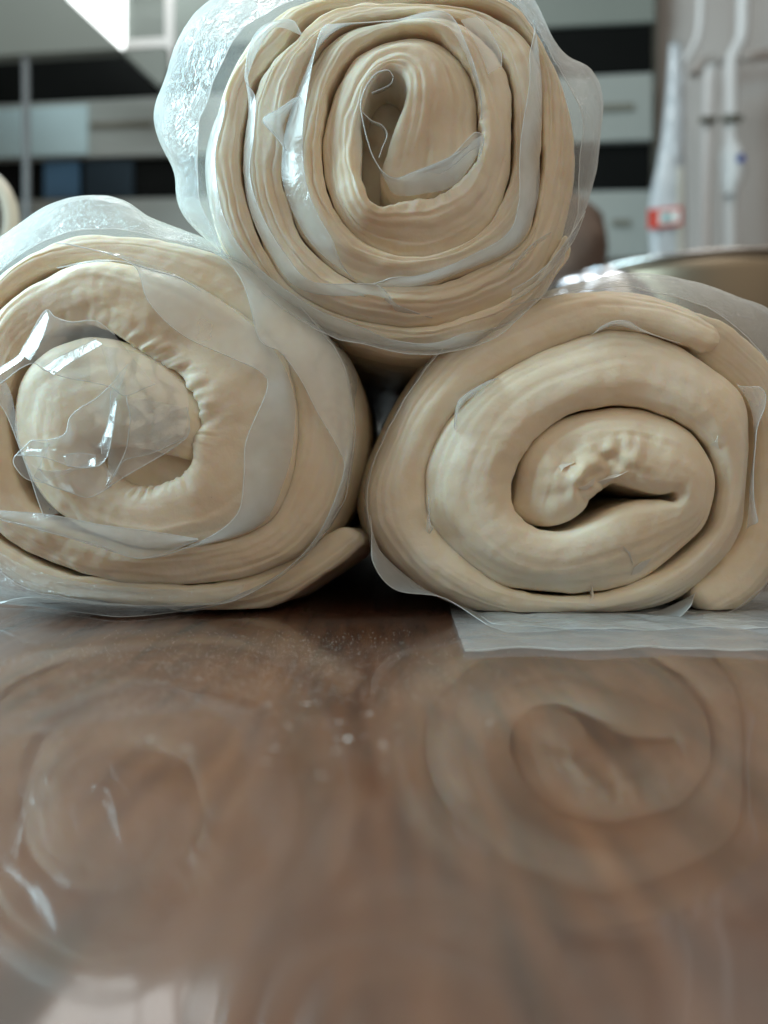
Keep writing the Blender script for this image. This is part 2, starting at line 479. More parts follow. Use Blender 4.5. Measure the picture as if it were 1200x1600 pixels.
def wrap_tube(name, outer, inner, Z, cx, cy, parent, front=-3.0, mid=14.0, tight=40.0, length=0.305, n=260, seed=0, wave=0.7, mat=None, swell=1.115):
    """outer film: wide loose mouth (outer outline) that narrows back on to the dough (inner outline)"""
    O, I = polar_ring(outer, Z, cx, cy, n), polar_ring(inner, Z, cx, cy, n)
    rings = []
    # the film leaves the dough's rim, billows out to the traced outline and closes again behind it
    prof = [(0.0, 0.22), (0.12, 0.62), (0.26, 0.90), (0.42, 1.0), (0.62, 0.86), (0.82, 0.45), (1.0, 0.12)]
    for t, k in prof:
        D = D0 + (front + (tight - front) * t) / 1000
        Os = O.copy()
        Os[:, 0] *= 1 + (D / D0 - 1) * 0.9
        Os[:, 2] = CAM_H + (Os[:, 2] - CAM_H) * (1 + (D / D0 - 1) * 0.9)
        R = I * (1 - k) + Os * k
        R[:, 1] = D
        rings.append(R)
    for yy in (0.09, 0.15, length):
        R = I.copy(); ctr = (I.min(0) + I.max(0)) / 2; R = ctr + (R - ctr) * swell; R[:, 1] = D0 + yy
        rings.append(R)
    K = []
    for a, b, m in zip(rings[:-1], rings[1:], [5] * 6 + [5, 3, 3]):
        for q in range(m):
            K.append(a + (b - a) * q / m)
    K.append(rings[-1])
    V = np.stack(K, 1)
    for i in range(n):
        for j in range(V.shape[1]):
            p = V[i, j]
            a = nz(p[0] * 75 + seed, p[1] * 55, p[2] * 75) + 1.1 * (0.3 - 1.3 * abs(nz(p[0] * 95 + seed, p[1] * 45, p[2] * 95))) + 0.5 * (0.3 - abs(nz(p[0] * 230 + seed, p[1] * 120, p[2] * 230)))
            d = Vector((p[0] - V[:, j, 0].mean(), 0, p[2] - V[:, j, 2].mean())).normalized()
            loose = max(0.25, 1 - j / 36)
            V[i, j, 0] += d.x * a * wave * loose / 1000
            V[i, j, 2] = max(0.0007, V[i, j, 2] + d.z * a * wave * loose / 1000)
            V[i, j, 1] += wave * 1.4 * loose * nz(p[0] * 60, seed + 3, p[2] * 60) / 1000
    verts = [tuple(v) for v in V.reshape(-1, 3)]
    F = grid_faces(n, V.shape[1], cu=True)
    mi = [0] * len(F)
    bv, bf = bead(V[:, 0], 0.00011, True, len(verts))
    return obj(name, verts + bv, F + bf, [mat or FILM_WRAP, EDGE], parent, midx=mi + [1] * len(bf))

# =================================================================== setting: table and kitchen
def box(name, lo, hi, mat, parent=None, bev=0.0):
    bm = bmesh.new()
    bmesh.ops.create_cube(bm, size=1.0)
    lo, hi = Vector(lo), Vector(hi)
    for v in bm.verts:
        v.co = Vector(((v.co.x + .5) * (hi.x - lo.x) + lo.x, (v.co.y + .5) * (hi.y - lo.y) + lo.y, (v.co.z + .5) * (hi.z - lo.z) + lo.z)) - Vector(parent_loc(parent))
    if bev:
        bmesh.ops.bevel(bm, geom=bm.edges[:], offset=bev, segments=3, affect='EDGES', profile=0.6)
    me = bpy.data.meshes.new(name); bm.to_mesh(me); bm.free(); me.materials.append(mat)
    o = bpy.data.objects.new(name, me); COL.objects.link(o); o.parent = parent
    return o

table = box('table', (-0.75, -0.45, -0.035), (0.95, 1.45, 0.0), TABLE, bev=0.003)
tag(table, 'glossy dark brown wooden table top under the dough rolls', 'table')

def wallD(px, off=0.0):
    return 1276.0 / (593 + 0.075 * px) - off

def prism(name, poly, mat, parent=None, off=0.0, thick=0.02, bev=0.002, D=None):
    """flat-fronted solid whose front outline stands on the slanting kitchen wall, 'off' metres before it"""
    f = [at(x, y, (wallD(x, off) if D is None else D)) for x, y in poly]
    o_ = np.array(parent_loc(parent))
    bm = bmesh.new()
    a = [bm.verts.new(p - o_) for p in f]
    b = [bm.verts.new(p + np.array([0, thick, 0]) - o_) for p in f]
    bm.faces.new(a); bm.faces.new(b[::-1])
    for i in range(len(a)):
        j = (i + 1) % len(a)
        bm.faces.new((a[j], a[i], b[i], b[j]))
    bmesh.ops.recalc_face_normals(bm, faces=bm.faces)
    if bev:
        bmesh.ops.bevel(bm, geom=bm.edges[:], offset=bev, segments=2, affect='EDGES')
    me = bpy.data.meshes.new(name); bm.to_mesh(me); bm.free(); me.materials.append(mat)
    o = bpy.data.objects.new(name, me); COL.objects.link(o); o.parent = parent
    return o

def rect(x0, y0, x1, y1, k=0.075):
    """picture rectangle whose long edges follow the slanting wall (given at its left end)"""
    def sl(x, y):
        return 758 - (758 - y) * (593 + k * x) / (593 + k * x0)
    return [(x0, sl(x0, y0)), (x1, sl(x1, y0)), (x1, sl(x1, y1)), (x0, sl(x0, y1))]

def tube(pts, r, seg=12, taper=None):
    C = catmull(np.array(pts, float), max(24, 10 * len(pts)))
    n = len(C); V = []
    T = np.gradient(C, axis=0)
    up = Vector((0.2, 0.3, 0.93))
    for i in range(n):
        t = Vector(T[i]).normalized(); a = t.cross(up).normalized(); b = t.cross(a)
        rr = r if taper is None else r * np.interp(i / (n - 1), np.linspace(0, 1, len(taper)), taper)
        for k in range(seg):
            an = 2 * math.pi * k / seg
            V.append(tuple(Vector(C[i]) + (a * math.cos(an) + b * math.sin(an)) * rr))
    F = grid_faces(n, seg, cv=True)
    F.append(tuple(range(seg))[::-1]); F.append(tuple((n - 1) * seg + k for k in range(seg)))
    return V, F

def lathe(profile, cx, cy, seg=72):
    V = []
    for r, z in profile:
        for k in range(seg):
            a = 2 * math.pi * k / seg
            V.append((cx + r * math.cos(a), cy + r * math.sin(a), z))
    return V, grid_faces(len(profile), seg, cv=True)

WALL = plain('painted_wall', (0.52, 0.50, 0.485), 0.8, vary=0.1, scale=4)
DARK = plain('dark_glass', (0.005, 0.006, 0.006), 0.6, spec=0.06, vary=0.2)
NAVY = plain('dark_navy_glass', (0.018, 0.032, 0.045), 0.5, spec=0.2, vary=0.25, scale=8)
BLUE = plain('blue_glass', (0.06, 0.14, 0.24), 0.4, vary=0.3, scale=8)
PALE = plain('pale_drawer', (0.30, 0.335, 0.325), 0.45, vary=0.08, scale=6)
PALEBLUE = plain('pale_blue_front', (0.46, 0.63, 0.68), 0.4, vary=0.1, scale=6)
GREY = plain('grey_laminate', (0.19, 0.222, 0.206), 0.6, vary=0.1, scale=5)
WHITE = plain('white_enamel', (0.80, 0.82, 0.82), 0.25, vary=0.04)
PIPEW = plain('white_pipe', (0.70, 0.71, 0.72), 0.35, vary=0.05)
BROWNISH = plain('brown_smudge', (0.17, 0.17, 0.14), 0.7)
STEEL = plain('stainless_steel', (0.24, 0.20, 0.15), 0.38, metal=1.0, vary=0.08, scale=3)
BAGP = plain('brown_paper', (0.10, 0.062, 0.045), 0.75, vary=0.9, scale=14)
RED = plain('red_print', (0.62, 0.07, 0.05), 0.4)
TEAL = plain('teal_print', (0.08, 0.36, 0.40), 0.4)
BLUEDOT = plain('blue_cap', (0.02, 0.06, 0.32), 0.3)
CREAM = plain('cream_jug', (0.72, 0.70, 0.62), 0.2, vary=0.04)
POUCH = plain('milky_pouch', (0.50, 0.54, 0.58), 0.25, vary=0.07, scale=9)
FOIL = plain('crumpled_foil', (0.60, 0.66, 0.74), 0.18, metal=1.0, vary=0.1)
GLOW = plain('lit_window', (0.8, 0.8, 0.8), 0.5, emit=(0.95, 1.0, 0.98, 2.8))

wall = prism('wall', [(-900, -1500), (2100, -1500), (2100, 1500), (-900, 1500)], WALL, thick=0.05, bev=0, off=-0.02)
wall['kind'] = 'structure'

loc = at(600, 740, 2.0)
cab = thing('kitchen_cabinet', 'kitchen wall cabinet with dark glass openings between pale drawer fronts', 'cabinet', tuple(loc))
def band(l0, l1, r0, r1, xa=-320, xb=1020):
    """strip of the cabinet front: top and bottom edge heights where it crosses x=0 and x=1000 in the picture"""
    def y(a, b, x):
        return a + (b - a) * x / 1000.0
    return [(xa, y(l0, r0, xa)), (xb, y(l0, r0, xb)), (xb, y(l1, r1, xb)), (xa, y(l1, r1, xa))]
prism('carcass', band(-240, 420, -280, 402, xb=1028), GREY, cab, off=0.02, thick=0.03)
prism('top_panel', band(-240, 86, -280, 35, xb=1024), GREY, cab, off=0.05, thick=0.028)
prism('dark_opening', band(88, 162, 37, 113), DARK, cab, off=0.042, thick=0.02)
prism('drawer_front', band(163, 250, 114, 219), PALE, cab, off=0.06, thick=0.035)
prism('dark_opening', band(252, 312, 221, 296, xb=1017), DARK, cab, off=0.042, thick=0.02)
prism('drawer_front', band(313, 420, 297, 402, xb=1016), PALE, cab, off=0.06, thick=0.035)
prism('blue_pane', band(253, 311, 222, 295, 68, 124), BLUE, cab, off=0.052, thick=0.008)
prism('blue_pane', band(253, 311, 222, 295, 132, 208), NAVY, cab, off=0.052, thick=0.008)
prism('blue_front', band(170, 246, 121, 215, -320, 136), PALEBLUE, cab, off=0.068, thick=0.008)
prism('handle_slot', band(196, 204, 160, 168, 140, 238), BROWNISH, cab, off=0.066, thick=0.006, bev=0)
prism('handle_slot', band(203, 213, 160, 170, 938, 990), BROWNISH, cab, off=0.066, thick=0.006, bev=0)
prism('handle_slot', band(350, 360, 342, 352, 958, 985), BROWNISH, cab, off=0.066, thick=0.006, bev=0)

hood = thing('extractor_hood', 'grey slanted hood over the cabinet beside the bright window', 'hood', tuple(at(0, 300, 1.7)))
prism('hood_panel', [(-300, -300), (-150, -300), (105, 0), (186, 77), (0, 88), (-300, 104)], GREY, hood, D=1.75, thick=0.03)
prism('hood_side', [(188, 79), (252, 138), (262, 120), (262, 72)], GREY, hood, D=1.78, thick=0.02)

win = thing('window', 'bright white window pane beside the grey hood', 'window', tuple(at(150, 300, 1.85)))
prism('pane', [(-140, -300), (194, -300), (194, 73), (188, 73), (108, -2)], GLOW, win, D=1.86, thick=0.01, bev=0)
prism('pane', [(200, -340), (350, -340), (350, -24), (200, -24)], GLOW, win, D=1.84, thick=0.01, bev=0)
prism('window_frame', [(196, -20), (212, -20), (262, -20), (262, 76), (196, 76)], GREY, win, D=1.87, thick=0.02)
prism('frame_bar', [(194, 62), (260, 58), (260, 72), (194, 76)], WHITE, win, D=1.84, thick=0.012, bev=0.001)
prism('frame_post', [(258, -300), (272, -300), (271, 104), (258, 110)], WHITE, win, D=1.82, thick=0.012, bev=0.001)

v, f = tube([at(40, 86, 1.5), at(41, 200, 1.5), at(42, 400, 1.5), at(42, 700, 1.5)], 0.007)
tag(obj('steel_post', v, f, plain('post_grey', (0.20, 0.23, 0.25), 0.35)), 'thin grey upright post before the pale blue cabinet front', 'post')

# white pipes with valve
pw = thing('water_pipe', 'white wall pipe with bulky valve and blue cap', 'pipe', tuple(at(1142, 500, 1.72)))
v, f = tube([at(1168, -80, 1.72), at(1162, 0, 1.72), at(1160, 55, 1.72), at(1150, 78, 1.72), at(1143, 100, 1.72), at(1142, 180, 1.72), at(1140, 330, 1.72), at(1140, 700, 1.72)], 0.0145)
obj('pipe_run', v, f, PIPEW, pw)
v, f = tube([at(1142, 222, 1.70), at(1144, 240, 1.70), at(1146, 265, 1.70), at(1142, 292, 1.70), at(1140, 306, 1.70)], 0.026, taper=[0.6, 1, 1.05, 0.9, 0.55])
vb = obj('valve_body', v, f, PIPEW, pw)
v, f = tube([at(1157, 247, 1.678), at(1157, 247, 1.670), at(1157.5, 247, 1.664)], 0.0085)
obj('blue_cap', v, f, BLUEDOT, vb)
v, f = tube([at(1128, 186, 1.71), at(1142, 184, 1.70), at(1157, 186, 1.71)], 0.008)
obj('pipe_clip', v, f, BROWNISH, pw)
p2 = thing('water_pipe', 'white straight wall pipe between the hanging pouch and the valve', 'pipe', tuple(at(1108, 500, 1.74)))
v, f = tube([at(1112, 104, 1.74), at(1109, 130, 1.74), at(1106, 250, 1.74), at(1103, 400, 1.74), at(1102, 700, 1.74)], 0.0125)
obj('pipe_run', v, f, PIPEW, p2)
v, f = tube([at(1094, 188, 1.73), at(1105, 186, 1.72), at(1118, 188, 1.73)], 0.007)
obj('pipe_clip', v, f, BROWNISH, p2)
p3 = thing('water_pipe', 'thin white bent pipe above the hanging pouch', 'pipe', tuple(at(1094, 200, 1.76)))
v, f = tube([at(1097, -80, 1.76), at(1095, 10, 1.76), at(1092, 52, 1.76), at(1083, 76, 1.76), at(1071, 94, 1.76), at(1068, 118, 1.76), at(1068, 300, 1.76), at(1068, 700, 1.76)], 0.0085)
obj('pipe_run', v, f, PIPEW, p3)
p4 = thing('water_pipe', 'white horizontal pipe run across the wall behind the valve', 'pipe', tuple(at(1180, 200, 1.80)))
v, f = tube([at(1085, 118, 1.80), at(1100, 98, 1.80), at(1140, 93, 1.80), at(1200, 86, 1.80), at(1330, 76, 1.80)], 0.013)
obj('pipe_run', v, f, plain('dull_pipe', (0.55, 0.52, 0.50), 0.5), p4)

# hanging pouch
pouch = thing('plastic_pouch', 'milky white hanging plastic pouch with red label beside white pipes', 'pouch', tuple(at(1045, 430, 1.62)))
L_ = [(1046, 70), (1044, 110), (1040, 160), (1034, 215), (1026, 260), (1017, 300), (1014, 340), (1016, 400), (1018, 470)]
R_ = [(1066, 70), (1068, 110), (1069, 160), (1069, 215), (1070, 260), (1071, 300), (1072, 340), (1072, 400), (1073, 470)]
lc, rc = catmull([at(x, y, 1.62) for x, y in L_], 60), catmull([at(x, y, 1.62) for x, y in R_], 60)
V, K = [], 18
for i in range(60):
    for k in range(K):
        a = 2 * math.pi * k / K
        m_, hw = (lc[i] + rc[i]) / 2, (rc[i] - lc[i]) / 2
        th = 0.010 + 0.012 * math.sin(math.pi * i / 59)
        V.append(tuple(m_ + hw * math.cos(a) + np.array([0, th * math.sin(a) * (1 + 0.5 * nz(i * 0.3, k, 2)), 0])))
F = grid_faces(60, K, cv=True); F.append(tuple(range(K))[::-1]); F.append(tuple(59 * K + k for k in range(K)))
obj('pouch_body', V, F, POUCH, pouch)
lab = prism('red_label', [(1013, 327), (1066, 322), (1066, 352), (1013, 358)], RED, pouch, D=1.592, thick=0.004, bev=0.0005)
prism('white_patch', [(1030, 330), (1062, 327), (1062, 347), (1030, 351)], WHITE, lab, D=1.589, thick=0.002, bev=0)
prism('teal_print', [(1036, 334), (1046, 333), (1047, 343), (1037, 345)], TEAL, lab, D=1.587, thick=0.001, bev=0)
for i in range(34):
    y = 262 + i * 6
    prism('zip_tooth', [(1058, y), (1068, y), (1068, y + 3.4), (1058, y + 3.4)], CREAM, pouch, D=1.594, thick=0.004, bev=0)

# big steel pot
pot = thing('steel_pot', 'large stainless steel pot behind the lower right dough roll', 'pot', (0.40, 1.0, 0))
v, f = lathe([(0.0, 0.001), (0.165, 0.001), (0.178, 0.006), (0.188, 0.03), (0.196, 0.26), (0.197, 0.276), (0.194, 0.276), (0.192, 0.26), (0.184, 0.03), (0.0, 0.006)], 0.40, 1.0, 96)
obj('pot_body', v, f, STEEL, pot)
v, f = lathe([(0.196, 0.2762), (0.1985, 0.2768), (0.1997, 0.2785), (0.1985, 0.2802), (0.196, 0.2802), (0.1945, 0.2785), (0.196, 0.2762)], 0.40, 1.0, 96)
obj('pot_rim', v, f, plain('bright_steel', (0.66, 0.66, 0.66), 0.2, metal=1.0), pot)

# brown bundle and foil behind the rolls
def crumple(name, cx, cy, prof, mat, label, cat, seed, amp=0.14, seg=56, sx=1.0, sy=0.7):
    V = []
    n = 40
    zz = np.linspace(0, 1, n)
    pr = np.array(prof)
    for z in zz:
        r = np.interp(z * pr[-1, 1], pr[:, 1], pr[:, 0])
        for k in range(seg):
            a = 2 * math.pi * k / seg
            q = 1 + amp * (nz(math.cos(a) * 1.6 + seed, math.sin(a) * 1.6, z * 4) + 0.7 * (abs(nz(math.cos(a) * 4 + seed, math.sin(a) * 4, z * 9)) - 0.2))
            V.append((cx + r * sx * q * math.cos(a), cy + r * sy * q * math.sin(a), max(0.001, z * pr[-1, 1])))
    F = grid_faces(n, seg, cv=True); F.append(tuple(range(seg))[::-1]); F.append(tuple((n - 1) * seg + k for k in range(seg)))
    return tag(obj(name, V, F, mat), label, cat)
crumple('paper_bag', 0.290, 1.32, [(0.085, 0), (0.10, 0.1), (0.10, 0.36), (0.095, 0.44), (0.075, 0.49), (0.03, 0.525)], BAGP, 'crumpled brown bag between the rolls and the steel pot', 'bag', 3, amp=0.22)
crumple('foil_bundle', 0.205, 0.72, [(0.05, 0), (0.055, 0.10), (0.05, 0.19), (0.035, 0.222), (0.01, 0.235)], FOIL, 'crumpled silvery foil bundle in front of the brown bag', 'foil', 8, amp=0.3)

# jug with a handle at the frame's edge
jug = thing('jug', 'cream white jug with curved handle behind the left roll', 'jug', (-0.325, 0.5, 0))
v, f = lathe([(0.0, 0.001), (0.042, 0.001), (0.052, 0.02), (0.056, 0.09), (0.050, 0.16), (0.044, 0.21), (0.048, 0.245), (0.0455, 0.245), (0.041, 0.21), (0.047, 0.16), (0.052, 0.09), (0.048, 0.02), (0.0, 0.006)], -0.325, 0.5, 64)
obj('jug_body', v, f, CREAM, jug)
v, f = tube([(-0.283, 0.5, 0.222), (-0.262, 0.5, 0.232), (-0.246, 0.5, 0.226), (-0.239, 0.5, 0.207), (-0.243, 0.5, 0.188), (-0.258, 0.5, 0.170), (-0.276, 0.5, 0.155)], 0.0048)
obj('handle', v, f, CREAM, jug)

# =================================================================== the three rolls
ZT = (220, 0, 1200 / 740)
ZL = (0, 280, 1200 / 620)
ZR = (560, 400, 1200 / 640)

# ---------------- lower right roll
rr = thing('dough_roll', 'lower right dough roll with open bare coil end and torn shreds', 'dough roll', tuple(at(880, 975, D0 + 0.1) * [1, 1, 0]), 'stacked dough rolls')
right_rows = [
    # core: tip, over the top, round the hole
    (690, 715, 478, 715, 1), (712, 690, 505, 580, 0), (735, 678, 600, 480, 0), (775, 664, 740, 437, -1), (845, 684, 860, 440, -1),
    (900, 702, 985, 490, -1), (935, 694, 1062, 580, -0.5), (945, 708, 1078, 680, 0), (935, 718, 1050, 790, 0), (905, 714, 975, 870, 0),
    (848, 716, 850, 955, 0), (768, 744, 700, 996, 0), (640, 803, 550, 997, 0.3), (550, 806, 420, 965, 0.6), (480, 768, 300, 885, 1),
    (450, 715, 215, 770, 1.3), (455, 650, 200, 660, 1.5), (490, 580, 232, 550, 1.6), (555, 505, 310, 430, 1.8), (650, 452, 450, 322, 2),
    (760, 434, 610, 246, 2.2), (860, 440, 760, 198, 2.4), (960, 478, 920, 225, 2.6), (1040, 545, 1060, 305, 3), (1072, 630, 1160, 400, 3.4),
    (1076, 700, 1185, 540, 3.8), (1055, 790, 1175, 680, 4), (1005, 850, 1155, 810, 4.2), (930, 910, 1090, 910, 4.4), (820, 965, 960, 1015, 4.6),
    (690, 1000, 780, 1066, 4.8), (560, 1000, 590, 1074, 5), (440, 972, 420, 1064, 5.2), (340, 915, 290, 1022, 5.4), (262, 842, 170, 965, 5.6),
    (215, 770, 75, 860, 6), (200, 690, 28, 760, 6.2), (206, 610, 32, 660, 6.4), (240, 530, 85, 530, 6.6), (300, 440, 150, 400, 6.8),
    (390, 362, 245, 272, 7), (500, 300, 370, 180, 7), (620, 245, 540, 112, 7), (740, 205, 700, 82, 7), (860, 216, 850, 88, 7), (950, 245, 985, 124, 7.3),
    (1010, 270, 1058, 166, 8)]
dough_r = dough_sheet('dough', right_rows, ZR, rr, seed=2.3, ridge=0.20, rise=0.66, maxrise=5.0, tilt=4.4, plies=(0.15, 0.5, 0.76), ply=0.5, rough=0.6, gap=-0.0003, torn=[(*at(560 + 690 / 1.875, 400 + 630 / 1.875, D0)[[0, 2]], 0.012, 1.9), (*at(560 + 770 / 1.875, 400 + 590 / 1.875, D0)[[0, 2]], 0.007, 1.4), (*at(560 + 600 / 1.875, 400 + 660 / 1.875, D0)[[0, 2]], 0.009, 1.0), (*at(560 + 860 / 1.875, 400 + 560 / 1.875, D0)[[0, 2]], 0.008, 0.6)])
tail_rows = [(960, 262, 1010, 170, 12), (1050, 320, 1110, 210, 12.5), (1140, 400, 1225, 310, 13), (1180, 500, 1290, 450, 14), (1180, 610, 1310, 610, 14), (1170, 720, 1300, 770, 13.5),
             (1130, 830, 1255, 900, 12.5), (1065, 910, 1170, 1010, 11.5), (1000, 970, 1080, 1055, 10.5)]
dough_sheet('dough_end', tail_rows, ZR, rr, seed=8.1, ridge=0.3, rise=0.6, swell=1.0)

right_outline = [(22, 700), (75, 535), (150, 400), (250, 265), (400, 160), (560, 105), (720, 76), (880, 90), (1040, 140), (1150, 230), (1260, 370), (1310, 560), (1305, 760), (1240, 940), (1120, 1050), (950, 1050), (740, 1078), (520, 1078), (330, 1050), (180, 975), (70, 870)]
right_mouth = [(14, 705), (66, 540), (143, 396), (240, 262), (395, 155), (560, 95), (700, 62), (820, 40), (980, 66), (1100, 106), (1230, 165), (1330, 350), (1370, 560), (1370, 800), (1290, 980), (1120, 1075), (930, 1062), (800, 1075), (600, 1090), (390, 1080), (260, 1012), (130, 985), (48, 900)]
wrap_tube('outer_film', right_mouth, right_outline, ZR, 640, 600, rr, front=9, tight=38, seed=5, wave=0.5)
film('film_fold', [[(190, 845, 6.5), (198, 800, 6), (205, 750, 4.5), (206, 700, 4)], [(222, 800, 7), (212, 790, 4), (207, 755, 2.5), (205, 700, 2)]], ZR, rr, nu=40, nv=6, seed=3)
film('film_fold', [[(290, 520, 7), (300, 450, 6.5), (350, 400, 6.5), (420, 350, 6)], [(280, 520, 2), (288, 440, 0.5), (318, 402, 0.5), (400, 356, 3)]], ZR, rr, nu=50, nv=8, seed=6)
film('film_fold', [[(690, 225, 6), (760, 200, 6), (830, 215, 6), (950, 250, 6)], [(690, 220, 3), (745, 192, 0), (795, 192, 0), (840, 226, 2.5)]], ZR, rr, nu=50, nv=8, seed=9)
film('film_fold', [[(1120, 370, 5), (1165, 450, 5), (1172, 560, 6), (1160, 700, 6), (1150, 800, 6)], [(1130, 365, 2), (1186, 392, 1), (1192, 440, 1), (1166, 520, 2), (1160, 700, 2), (1182, 818, 3)]], ZR, rr, nu=70, nv=8, seed=12, wave=0.8)
film('film_fold', [[(820, 1062, 7), (890, 1045, 7), (960, 1015, 7), (1000, 990, 8)], [(800, 1066, 3), (900, 1076, 2), (950, 1052, 2.5), (990, 1008, 4)]], ZR, rr, nu=50, nv=8, seed=15, wave=0.8)
film('film_pocket', [[(32, 760, 7), (60, 860, 7), (180, 968, 7), (330, 1040, 6), (450, 1070, 6), (700, 1074, 6)], [(40, 800, 3), (44, 900, 2), (110, 978, 1), (250, 1002, 0), (390, 1086, 'T'), (480, 1102, 'T'), (760, 1084, 'T')]], ZR, rr, nu=120, nv=10, seed=18, wave=0.3)
film('film_tail', [[(262, 1010, 'T'), (420, 1010, 'T'), (700, 1010, 'T'), (1000, 1005, 'T'), (1330, 990, 'T')], [(275, 1060, 'T'), (430, 1075, 'T'), (700, 1080, 'T'), (1000, 1075, 'T'), (1330, 1075, 'T')], [(312, 1161, 'T'), (480, 1150, 'T'), (690, 1158, 'T'), (880, 1150, 'T'), (1330, 1163, 'T')]], ZR, rr, nu=160, nv=20, seed=21, wave=0.0, crease=0.0, zw=0.45, mat=film_mat('cling_film_flat', veil=0.20, crinkle=0.08, bscale=50, rough=0.2))
film('film_tail', [[(240, 980, 'T'), (700, 1000, 'T'), (1330, 990, 'T')], [(300, 1075, 'T'), (700, 1100, 'T'), (1000, 1095, 'T'), (1330, 1100, 'T')]], ZR, rr, nu=140, nv=24, seed=24, wave=0.0, crease=0.0, zw=0.8)

from mathutils.bvhtree import BVHTree
def surface(o):
    off = Vector(parent_loc(o.parent)) + o.location
    return BVHTree.FromPolygons([v.co + off for v in o.data.vertices], [tuple(p.vertices) for p in o.data.polygons])
def resting(pts, tree, Z):
    """traced points laid on the dough: third value is the lift above its skin in mm"""
    out = []
    for x, y, lift in pts:
        px, py = Z[0] + x / Z[2], Z[1] + y / Z[2]
        d = Vector(ray(px, py)).normalized()
        h = tree.ray_cast(Vector((0, 0, CAM_H)), d)
        p = h[0] if h[0] is not None else Vector(at(px, py, D0))
        out.append(tuple(p - d * (lift / 1000)))
    return np.array(out)
def shred(name, pts, parent, Z, th=0.0004):
    """thin curled flake of torn dough: pts (x, y, depth) outline fan, given thickness"""
    P = resting(pts, SURF, Z)
    n = len(P)
    c = P.mean(0) + np.array([0, -0.0002, 0])
    V = [tuple(c)] + [tuple(p) for p in P] + [tuple(c + [0, th, 0])] + [tuple(p + np.array([0, th, 0])) for p in P]
    F = []
    for i in range(n):
        j = (i + 1) % n
        F += [(0, 1 + i, 1 + j), (n + 1, n + 2 + j, n + 2 + i), (1 + j, 1 + i, n + 2 + i, n + 2 + j)]
    return obj(name, V, F, SHRED, parent, smooth=False)
SHRED = plain('dry_dough_shred', (0.82, 0.78, 0.70), 0.6, vary=0.06)
SURF = surface(dough_r)
for pts in ([(800, 936, 0.1), (808, 912, 0.5), (832, 895, 0.9), (858, 886, 1.6), (848, 902, 1.0), (826, 926, 0.5)],
            [(806, 905, 0.1), (792, 872, 0.3), (762, 838, 0.1), (796, 868, 0.5)],
            [(672, 1022, 0.1), (678, 990, 0.5), (684, 960, 0.3), (690, 992, 0.6), (692, 1026, 0.2)],
            [(1030, 552, 0.1), (1046, 545, 0.6), (1054, 526, 1.2), (1052, 546, 0.8), (1058, 566, 0.1)],
            [(640, 680, 0.1), (664, 672, 0.5), (694, 648, 0.9), (690, 670, 0.6), (668, 686, 0.2)],
            [(700, 662, 0.1), (735, 644, 0.5), (792, 630, 0.4), (760, 646, 0.5), (714, 672, 0.2)],
            [(578, 642, 0.1), (590, 612, 0.3), (636, 604, 0.4), (606, 616, 0.4), (594, 632, 0.1)]):
    shred('torn_shred', pts, dough_r, ZR)

# ---------------- left roll
lr = thing('dough_roll', 'left dough roll with clear crumpled film over its core', 'dough roll', tuple(at(250, 965, D0 + 0.1) * [1, 1, 0]), 'stacked dough rolls')
left_rows = [
    (520, 830, 574, 640, 0), (450, 815, 480, 545, -0.5), (370, 800, 350, 482, -0.5), (310, 800, 210, 478, 0), (280, 808, 70, 560, 0.6), (272, 820, 22, 690, 1.2), (285, 850, 45, 850, 1.5),
    (320, 890, 130, 990, 1.5), (380, 925, 260, 1075, 1.2), (450, 930, 430, 1112, 0.8), (535, 905, 600, 1098, 0.4), (578, 868, 740, 1058, 0), (585, 826, 830, 985, 0), (582, 788, 876, 860, 0),
    (604, 740, 890, 720, 0), (590, 660, 868, 610, 0), (535, 588, 822, 505, 0.4), (455, 530, 735, 415, 1), (378, 478, 600, 325, 1.4), (300, 430, 440, 262, 2), (230, 415, 280, 238, 2.4), (140, 450, 140, 275, 3),
    (50, 530, 0, 370, 3.4), (15, 640, -90, 520, 3.8), (5, 760, -130, 690, 4), (20, 870, -120, 870, 4.2), (70, 970, -60, 1030, 4.4), (170, 1055, 60, 1130, 4.6), (300, 1098, 220, 1195, 4.8),
    (450, 1125, 400, 1222, 5), (600, 1108, 590, 1225, 5), (720, 1075, 760, 1200, 5), (815, 1010, 905, 1130, 5), (868, 900, 1005, 1010, 5), (892, 780, 1050, 860, 5), (888, 670, 1062, 700, 5),
    (850, 560, 1030, 560, 5.2), (790, 470, 950, 430, 5.6), (690, 390, 840, 320, 6), (560, 310, 700, 235, 6.4), (430, 258, 540, 190, 7), (280, 236, 380, 165, 7.4), (130, 275, 200, 170, 8), (0, 365, 40, 240, 8), (-95, 520, -100, 380, 8),
    (-135, 690, -190, 600, 8), (-120, 880, -190, 860, 8), (-60, 1040, -110, 1080, 8), (60, 1140, 40, 1215, 8), (220, 1205, 210, 1262, 8), (400, 1228, 400, 1292, 8.5), (560, 1232, 580, 1312, 9), (690, 1225, 720, 1312, 10),
    (790, 1190, 850, 1275, 11.5), (880, 1150, 950, 1215, 13), (960, 1100, 1050, 1150, 15), (1020, 1065, 1090, 1110, 16)]
dough_l = dough_sheet('dough', left_rows, ZL, lr, seed=5.7, ridge=0.22, rise=0.46, maxrise=3.8, tilt=2.2, plies=(0.2, 0.6), ply=0.35, rough=0.65, gap=-0.0006, power=2.3, torn=[(*at(170, 470, D0)[[0, 2]], 0.014, 0.6), (*at(100, 860, D0)[[0, 2]], 0.016, 0.55), (*at(180, 800, D0)[[0, 2]], 0.010, 0.5)],
                      wrinkle=[(0.10, 0.17, 1.0, -1, 700), (0.17, 0.255, 1.1, -1, 600), (0.26, 0.34, 1.0, -1, 300)])
